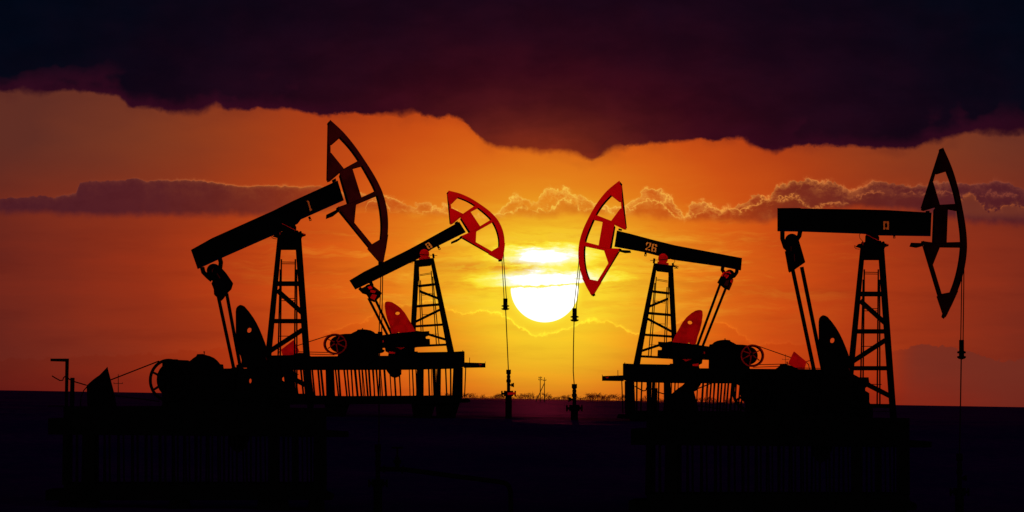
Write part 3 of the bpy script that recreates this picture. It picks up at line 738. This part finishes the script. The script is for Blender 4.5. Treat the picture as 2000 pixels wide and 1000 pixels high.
    p('base_rail', 'black', lambda m: poly(m, [(95, 956), (130, 955), (130, 943), (636, 943), (638, 960), (652, 966), (648, 974), (95, 975)], -1.6, 1.6))
    p('drip_pan', 'black', lambda m: poly(m, [(448, 846), (448, 868), (455, 878), (466, 884), (478, 876), (486, 860), (488, 846)], -0.5, 0.5))
    for a, b, w, w2 in ((132.5, 131.5, 9, 10), (177, 176, 23, 25), (535, 535, 22, 22), (579, 579, 8, 9), (625, 625, 24, 25)):
        for y in (-1.45, 1.25):
            p('post', 'black', lambda m: bar(m, (a, 846), (b, 945), w, y, y + 0.2, w2))
    for x0, w in ((116, 34), (152, 42), (330, 42), (500, 66), (600, 36)):
        x1, yt = k.f(x0, 970); g0 = gpy(x1 + w / 2)
        F = Kit(k.fr, k.root)
        F.part('foot', 'black', lambda m: F.poly(m, [(x1 + 5, yt), (x1 + w - 5, yt), (x1 + w, g0 + 8), (x1, g0 + 8)], -1.2, 1.2))
    rn = random.Random(9); x = 146.0; i = 0
    while x < 612:
        if not (160 < x < 192 or 520 < x < 550 or 572 < x < 586):
            y = -1.52 if i % 3 else 1.46
            p('slat', 'black', lambda m: bar(m, (x, 846), (x + rn.uniform(-1, 2), 946), rn.uniform(3, 4.5), y, y + 0.06))
        i += 1; x += 7.4 if 330 < x < 440 else 9.0

def tail_clamp(kit, arm1, arm2, ring, block, red=None):
    p = kit.part
    c = p('equalizer', 'black', lambda m: kit.poly(m, block, -0.75, 0.75), lambda m: kit.disc(m, ring[0], ring[1], ring[2], ring[2], -0.28, 0.28))
    for a in (arm1, arm2):
        p('hanger_arm', 'black', lambda m: kit.tube(m, [(q[0], q[1], 0.0) for q in a], 3.5 * (ring[2] / 9.0) ** 0.6), parent=c)
    if red:
        for q, mat in red:
            p('equalizer_cap', mat, lambda m: kit.poly(m, q, -0.79, -0.755), parent=c)
    return c

def rods(kit, A, B, w):
    for (a, b), y in ((A, -0.8), (B, 0.66)):
        kit.part('pitman_arm', 'black', lambda m: kit.bar(m, a, b, w, y, y + 0.13))
        kit.part('pitman_cap', 'black', lambda m: kit.disc(m, b[0], b[1], w * 1.1, w * 1.1, y - 0.03, y + 0.16))

def bridle(kit, c1, c2, clamp, rod, r=0.75):
    """two cables, the carrier bar and the polished rod below"""
    p = kit.part
    for c, y in ((c1, -0.16), (c2, 0.16)):
        p('bridle_cable', 'steel', lambda m: kit.tube(m, [(q[0], q[1], y) for q in c], r))
    x, y0, y1, w = clamp
    h = y1 - y0
    def prof(m):
        X, _ = kit.P(x, y0); s = kit.fr.s; z = lambda v: kit.P(x, y0 + v * h)[1]
        P = [(0.12, 1.0), (0.45, .96), (0.62, .9), (0.62, .84), (0.36, .82), (0.36, .7), (0.6, .68), (0.6, .6), (0.34, .56), (0.34, .0)]
        m.lathe(X, [(a * w * s, z(b)) for a, b in P], 16)
    p('carrier_bar', 'black', prof, lambda m: kit.bar(m, (x, y0), (x, y0 + h * .6), w * .55, -0.22, 0.22))
    p('polished_rod', 'steel', lambda m: kit.tube(m, [(q[0], q[1], 0.0) for q in rod], r * 1.25))

HGRP = 'pumpjacks standing in profile'
D_S, D_L = 200.0, 125.0
def zoomer(ox, oy, s): return lambda pts: [(ox + x / s, oy + y / s) for x, y in pts]

# ---------------- pump 26 (right of the sun)
fr = Frame(1295, D_S)
r = thing('pumpjack', fr, 'pumpjack with bright red horse head, facing left, stencilled 26, just right of the sun', 'pumpjack', HGRP)
k3 = Kit(fr, r); base_small(k3, fr.gpy)
z = zoomer(1100, 330, 3.03)
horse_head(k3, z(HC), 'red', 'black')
b = beam(k3, z([(1058, 528), (660, 452), (550, 425), (400, 385), (318, 365)]), z([(1052, 600), (938, 578), (650, 537), (480, 492), (303, 460)]))
zz = zoomer(1245, 460, 20)
numerals(k3, [[[(330, 380), (345, 290), (370, 262), (440, 275), (430, 310), (385, 330), (365, 390)], [(460, 285), (520, 285), (538, 320), (520, 410), (440, 490), (415, 470), (470, 385), (475, 340)],
               [(300, 530), (400, 455), (385, 575), (310, 560)], [(420, 540), (490, 545), (500, 590), (425, 590)]],
              [[(580, 330), (660, 330), (665, 370), (620, 400), (615, 440), (640, 470), (640, 495), (605, 530), (600, 580), (625, 610), (620, 635), (540, 630), (535, 590)],
               [(690, 340), (750, 355), (768, 390), (755, 450), (695, 430), (690, 390), (672, 370)],
               [(665, 465), (740, 490), (735, 560), (715, 660), (640, 640), (640, 605), (680, 580), (680, 530), (660, 500)]]], (1245, 460), 20, 'num', b)
lug(k3, 1261, 494, 0.1, b)
q = zoomer(1380, 500, 12.5)
tail_clamp(k3, q([(400, 250), (385, 340), (430, 410), (520, 440)]), q([(745, 310), (735, 400), (670, 490), (600, 520)]), (1425, 536.5, 9.5),
           q([(345, 500), (400, 400), (560, 480), (650, 590), (640, 640), (560, 835), (430, 780), (265, 640)]),
           [(q([(400, 410), (450, 395), (380, 510), (345, 505)]), 'red'), (q([(430, 460), (500, 450), (470, 520), (415, 510)]), 'red2'), (q([(460, 400), (560, 395), (600, 450), (560, 445), (530, 420), (450, 430)]), 'red'),
            (q([(510, 470), (540, 490), (490, 560), (460, 545)]), 'red'), (q([(470, 610), (550, 600), (510, 750), (415, 720)]), 'maroon'), (q([(590, 590), (645, 600), (620, 690), (570, 640)]), 'red2'), (q([(570, 690), (620, 700), (565, 820), (520, 790)]), 'maroon')])
rods(k3, ((1406, 556), (1361, 678)), ((1418, 562), (1371, 680)), 5.0)
bridle(k3, [(1131.0, 505), (1130, 520), (1120.6, 604)], [(1133, 520), (1132, 532), (1125.4, 604)], (1122.3, 602, 628.5, 13), [(1121.3, 626), (1120, 680), (1119.6, 725), (1121.5, 752)])

# ---------------- pump 8 (left of the sun), mirror of the first
fr = Frame(829, D_S)
r = thing('pumpjack', fr, 'pumpjack with bright red horse head tipped up, facing right, left of the sun', 'pumpjack', HGRP)
f2 = lambda x, y: (2124 - x, 558.5 + (y - 572.5) * 0.93)
k2b = Kit(fr, r, f2); base_small(k2b, fr.gpy)
k2 = Kit(fr, r)
z = zoomer(660, 350, 3.334)
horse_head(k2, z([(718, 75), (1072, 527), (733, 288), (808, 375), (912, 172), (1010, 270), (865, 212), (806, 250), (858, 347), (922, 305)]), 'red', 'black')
b = beam(k2, z([(75, 660), (170, 603), (455, 462), (555, 408), (790, 278)]), z([(112, 718), (220, 668), (535, 512), (610, 455), (832, 345)]))
numerals(k2, [[[(255, 430), (350, 370), (440, 335), (480, 360), (620, 560), (600, 600), (530, 612), (505, 590), (520, 550), (510, 510), (440, 500), (425, 470), (445, 420), (420, 400), (370, 400), (345, 440), (345, 480), (290, 500)],
               [(320, 530), (375, 485), (405, 500), (420, 560), (450, 595), (490, 605), (500, 640), (440, 680), (400, 650)]]], (820, 460), 25, 'num', b)
lug(k2, 856, 482, -0.5, b)
tail_clamp(k2, z([(140, 708), (165, 735), (200, 745)]), z([(212, 670), (222, 690), (215, 715)]), (721, 564, 8.5),
           z([(150, 715), (190, 695), (235, 700), (285, 740), (268, 770), (236, 800), (205, 785), (188, 755)]),
           [(z([(195, 705), (215, 698), (228, 712), (205, 720)]), 'red'), (z([(215, 722), (250, 730), (240, 745), (212, 738)]), 'red2'), (z([(225, 750), (255, 757), (240, 790), (210, 775)]), 'red2'), (z([(240, 705), (268, 725), (262, 738), (240, 722)]), 'maroon')])
rods(k2, ((720, 583), (760, 661)), ((732, 583), (768, 659)), 5.0)
bridle(k2, [(979.6, 495), (980.2, 507), (984.5, 585)], [(983.6, 495), (983.9, 507), (989.3, 585)], (987, 583, 606, 12.5), [(987.6, 604), (991.5, 690), (993, 724)])

# ---------------- pump 1 (big, far left)
fr = Frame(565, D_L)
r = thing('pumpjack', fr, 'largest pumpjack at left, dark maroon horse head raised high, stencilled 1', 'pumpjack', HGRP)
k1 = Kit(fr, r); base_large(k1, fr.gpy)
z = zoomer(350, 220, 2.942)
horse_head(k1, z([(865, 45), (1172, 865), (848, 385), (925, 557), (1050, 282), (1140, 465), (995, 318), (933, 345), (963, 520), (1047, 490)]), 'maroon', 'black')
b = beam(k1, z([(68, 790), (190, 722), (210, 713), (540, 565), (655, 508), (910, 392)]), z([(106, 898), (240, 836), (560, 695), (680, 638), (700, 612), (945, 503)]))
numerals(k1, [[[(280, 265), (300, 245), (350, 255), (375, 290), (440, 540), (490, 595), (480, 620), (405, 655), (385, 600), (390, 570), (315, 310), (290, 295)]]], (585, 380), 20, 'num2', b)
lug(k1, 604.5, 425, -0.35, b)
q = zoomer(390, 480, 8.333)
tail_clamp(k1, q([(40, 350), (60, 430), (130, 500), (200, 560)]), q([(325, 200), (345, 270), (335, 350), (290, 400)]), (417.5, 529, 13.5),
           q([(130, 380), (360, 370), (440, 460), (540, 605), (510, 700), (440, 770), (385, 850), (345, 890), (240, 800), (235, 720), (198, 625), (215, 590)]),
           [(q([(205, 400), (240, 380), (225, 400), (215, 450), (225, 462), (208, 440)]), 'maroon'), (q([(285, 465), (300, 465), (345, 535), (335, 545)]), 'maroon')])
rods(k1, ((426, 575), (458, 724)), ((442, 572), (470, 724)), 6.6)
bridle(k1, [(744.5, 500), (743.6, 542), (740.2, 650)], [(748.5, 500), (747.6, 542), (745.6, 650)], (742.5, 648, 690, 14), [(741.5, 688), (740.5, 760), (740, 872)], 0.95)

# ---------------- pump 0 (big, far right)
fr = Frame(1703.5, D_L)
r = thing('pumpjack', fr, 'large pumpjack at far right with level beam stencilled 0 and nearly black horse head', 'pumpjack', HGRP)
f4 = lambda x, y: (x + 1138.5, y + 20)
k4b = Kit(fr, r, f4); base_large(k4b, fr.gpy)
k4 = Kit(fr, r)
z = zoomer(1490, 270, 2.702)
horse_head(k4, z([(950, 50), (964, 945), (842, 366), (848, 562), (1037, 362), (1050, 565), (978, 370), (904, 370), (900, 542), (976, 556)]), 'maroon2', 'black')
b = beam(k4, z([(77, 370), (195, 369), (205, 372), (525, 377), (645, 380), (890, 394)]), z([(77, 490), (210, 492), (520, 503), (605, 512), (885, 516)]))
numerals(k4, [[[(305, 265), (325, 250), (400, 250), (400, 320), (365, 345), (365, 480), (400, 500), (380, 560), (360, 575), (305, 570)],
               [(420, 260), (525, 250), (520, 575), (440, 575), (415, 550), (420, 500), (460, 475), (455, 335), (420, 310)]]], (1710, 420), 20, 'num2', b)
lug(k4, 1746.5, 459, 0.0, b)
tail_clamp(k4, z([(103, 488), (103, 530), (118, 575), (135, 590)]), z([(197, 488), (192, 515), (175, 540), (160, 545)]), (1547, 470.5, 13.5),
           z([(105, 560), (190, 540), (222, 650), (165, 690), (137, 706), (118, 602), (128, 598)]), [(z([(150, 575), (154, 575), (153, 600), (149, 600)]), 'maroon'), (z([(166, 615), (170, 615), (172, 655), (168, 655)]), 'maroon')])
rods(k4, ((1548.5, 525), (1593, 735)), ((1565, 520), (1609, 735)), 7.6)
bridle(k4, [(1878.5, 540), (1877.8, 565), (1876.2, 666)], [(1883, 515), (1882.6, 560), (1881.2, 666)], (1878, 664, 702, 14), [(1877.4, 700), (1876, 790), (1874, 888)], 0.95)

# ------------------------------------------------------------ wellheads
def wellhead(px, D, s, yt, yv, yf, side, label, red=False):
    """yt: top of the stuffing box, yv: side valve, yf: flange row; s: half width of the stem"""
    fr = Frame(px, D); r = thing('wellhead', fr, label, 'wellhead', 'wellheads under the pumpjack rods'); k = Kit(fr, r)
    u = fr.s
    def z(py): return k.P(px, py)[1]
    h = yf - yt
    k.part('stuffing_box', 'black', lambda m: m.lathe(0, [(s * u, z(yf)), (s * u, z(yt + .58 * h)), (s * 1.35 * u, z(yt + .56 * h)), (s * 1.35 * u, z(yt + .45 * h)), (s * .95 * u, z(yt + .42 * h)), (s * 1.15 * u, z(yt + .3 * h)),
           (s * .85 * u, z(yt + .22 * h)), (s * 1.4 * u, z(yt + .18 * h)), (s * 1.4 * u, z(yt))], 18))
    k.part('casing', 'black', lambda m: m.lathe(0, [(s * 1.9 * u, -0.3), (s * 1.9 * u, z(yf + s * 1.6))], 20))
    fl = k.part('flange', 'black', lambda m: m.lathe(0, [(s * 2.3 * u, z(yf + s * 1.9)), (s * 2.3 * u, z(yf - s * .2)), (s * 1.5 * u, z(yf - s * .8))], 20))
    for sg in (-1, 1):
        k.part('flange_stub', 'black', lambda m: k.tube(m, [(px, yf + s * .9, 0), (px + sg * s * 3.9, yf + s * .9, 0)], s * .65), lambda m: k.tube(m, [(px + sg * s * 3.5, yf + s * .9, 0), (px + sg * s * 4.4, yf + s * .9, 0)], s * 1.7, 14), parent=fl)
        k.part('flange_bolt', 'black', lambda m: k.tube(m, [(px + sg * s * 2.2, yf - s * .9, -.1), (px + sg * s * 2.2, yf + s * 2.4, -.1)], s * .55), parent=fl)
    if red: k.part('flange_band', 'red2', lambda m: k.poly(m, [(px - s * .5, yf + s * .2), (px + s * 4.2, yf), (px + s * 4.2, yf + s * 1.3), (px - s * .5, yf + s * 1.6)], -0.32, -0.29), parent=fl)
    va = k.part('side_valve', 'black', lambda m: k.tube(m, [(px, yv, 0), (px + side * s * 2.6, yv, 0)], s * .5), lambda m: k.tube(m, [(px + side * s * 1.6, yv, 0), (px + side * s * 2.9, yv, 0)], [s * .7 * u * 1 / u, s * 1.1] if False else s * 1.0, 12))
    k.part('valve_handle', 'black', lambda m: k.tube(m, [(px + side * s * 2.9, yv - s * 1.3, 0), (px + side * s * 2.9, yv + s * 1.3, 0)], s * .35), parent=va)
    return r, k
wellhead(993.3, D_S, 3.3, 722, 752, 766, 1, 'wellhead left of the sun, with a red band on its flange', True)
wellhead(1121.8, D_S, 3.7, 750, 780, 794, -1, 'wellhead right of the sun, under the rod of the pumpjack stencilled 26')
r, k = wellhead(738, D_L, 4.4, 868, 917, 940, 1, 'dark wellhead at the bottom left, under the rod of the largest pumpjack')
k.part('flow_pipe', 'black', lambda m: k.tube(m, [(742, 916, 0), (790, 917, 0), (880, 929, 0), (975, 941, 0), (988, 944, 0), (994, 950, 0), (997, 960, 0), (998, 1004, 0)], 4.6, 12))
v = k.part('gate_valve', 'black', lambda m: k.tube(m, [(776, 918, 0), (776, 892, 0)], 4.2, 12), lambda m: k.tube(m, [(776, 905, 0), (776, 898, 0)], 7.5, 12),
           lambda m: k.tube(m, [(748, 916, 0), (752, 916, 0)], 7, 12), lambda m: k.tube(m, [(785, 917, 0), (788, 917.5, 0)], 8, 12))
k.part('valve_wheel', 'black', lambda m: k.tube(m, [(776, 892, 0), (776, 876, 0)], 1.8), lambda m: k.tube(m, [(776, 876, 0), (776, 873, 0)], 11, 16), parent=v)
wellhead(1874, D_L, 4.4, 886, 934, 957, 1, 'dark wellhead at the far right, under the rod of the pumpjack stencilled 0')

# ------------------------------------------------------------ power poles on the plain
def pole(px, D, ytop, arms, label, w=1.0, strut=None, ins=True):
    fr = Frame(px, D); r = thing('power_pole', fr, label, 'power pole', 'wooden power poles on the plain'); k = Kit(fr, r)
    zt = k.P(px, ytop)[1]; u = fr.s
    k.part('pole', 'wood', lambda m: m.tube([(0, 0, -0.5), (0, 0, zt)], [w * u * .62, w * u * .4], 8))
    for y, hw in arms:
        z = k.P(px, y)[1]
        a = k.part('crossarm', 'wood', lambda m: m.tube([(-hw * u, 0, z), (hw * u, 0, z)], w * u * .35, 6))
        if ins:
            for sg in (-1, 1):
                k.part('insulator', 'wood', lambda m: m.lathe(sg * hw * u * .92, [(w * u * .35, z + .02), (w * u * .45, z + w * u * .9), (w * u * .2, z + w * u * 1.5)], 8), parent=a)
    if strut:
        x, z0 = k.P(strut[0], HY); zt2 = k.P(px, strut[1])[1]
        k.part('strut', 'wood', lambda m: m.tube([(x, 0, -0.5), (0, 0, zt2)], w * u * .5, 8))
pole(1055.2, 1500, 735, [(738, 3.0), (742, 3.2)], 'tall power pole with two crossarms on the horizon below the sun', 1.5)
pole(1063.4, 1480, 737, [(743, 3.2)], 'power pole on the horizon leaning on a diagonal strut, beside the pole with two crossarms', 1.5, strut=(1045.5, 748))
pole(231, 1100, 731, [(749, 9)], 'slim power pole behind the belt of the largest pumpjack, at the far left', 1.5)
pole(1534, 1100, 692, [(702, 6.5)], 'slim power pole beside the red belt guard of the pumpjack stencilled 26', 1.0)

# ------------------------------------------------------------ trees along the horizon
def tree_mesh(seed, H, Wd, bare):
    rn = random.Random(seed)
    t = MB(); t.tube([(0, 0, -0.4), (rn.uniform(-.1, .1), 0, H * .3), (rn.uniform(-.2, .2), 0, H * .75)], [H * .035, H * .026, H * .01], 6)
    tips = []
    for i in range(9):
        a = rn.uniform(0, 6.28); z0 = H * rn.uniform(.22, .6); L = Wd * rn.uniform(.5, 1.0)
        p1 = (math.cos(a) * L * .5, math.sin(a) * L * .5, z0 + H * .18); p2 = (math.cos(a) * L, math.sin(a) * L, min(H * .95, z0 + H * rn.uniform(.22, .45)))
        t.tube([(0, 0, z0), p1, p2], [H * .016, H * .011, H * .004], 5); tips += [p1, p2]
        for _ in range(3):
            b = a + rn.uniform(-.9, .9); q = (p1[0] + math.cos(b) * L * .4, p1[1] + math.sin(b) * L * .4, p1[2] + H * rn.uniform(.05, .25))
            t.tube([p1, q], [H * .007, H * .003], 4); tips.append(q)
    tm = bpy.data.meshes.new('trunk'); bmesh.ops.recalc_face_normals(t.bm, faces=t.bm.faces); t.bm.to_mesh(tm); t.bm.free(); tm.materials.append(M['bark'])
    c = bmesh.new()
    for i in range(130 if bare else 230):
        p = rn.choice(tips); s = H * rn.uniform(.018, .045)
        q = Vector((p[0] + rn.gauss(0, Wd * .17), p[1] + rn.gauss(0, Wd * .17), max(H * .04, min(H, p[2] - abs(rn.gauss(0, H * .2))))))
        a = Vector((rn.gauss(0, 1), rn.gauss(0, 1), rn.gauss(0, 1))).normalized(); b = a.orthogonal().normalized()
        if i % 3 == 0: q.z = rn.uniform(0, H * .42); q.x *= 1.25
        c.faces.new([c.verts.new(q + a * s), c.verts.new(q + b * s * .8), c.verts.new(q - a * s), c.verts.new(q - b * s * .8)])
    cm = bpy.data.meshes.new('crown'); c.to_mesh(cm); c.free(); cm.materials.append(M['leaf'])
    return tm, cm
KINDS = [tree_mesh(1, 4.6, 2.2, False), tree_mesh(2, 3.6, 2.0, True), tree_mesh(3, 5.2, 2.4, True), tree_mesh(4, 2.6, 1.9, False), tree_mesh(5, 4.0, 2.8, False)]
rt = random.Random(21)
def plant(px, D, kind, sc):
    x = (px - 1000) * K * D
    o = bpy.data.objects.new('tree', None); COL.objects.link(o); o.location = (x, D, ground_z(x, D) - 0.05)
    o.rotation_euler = (0, 0, rt.uniform(0, 6.28)); o.scale = (sc * rt.uniform(.95, 1.35), sc * rt.uniform(.95, 1.3), sc)
    tag(o, 'small dark tree with thin airy crown in the tree line along the horizon', 'tree', 'trees along the horizon')
    for nm, me in zip(('trunk', 'crown'), KINDS[kind]):
        q = bpy.data.objects.new(nm, me); COL.objects.link(q); q.parent = o
px = 838.0
while px < 1462:
    if px > 905 and px < 1236 or rt.random() < 0.8:
        big = 1150 < px < 1236 or 1090 < px < 1100 or 965 < px < 985
        plant(px, 1900 + rt.uniform(-120, 160), rt.choice([0, 1, 2, 3, 4, 3] if not big else [0, 2, 4]), rt.uniform(.6, 1.0) * (1.1 if big else 1.0))
    px += rt.uniform(2.2, 4.6)
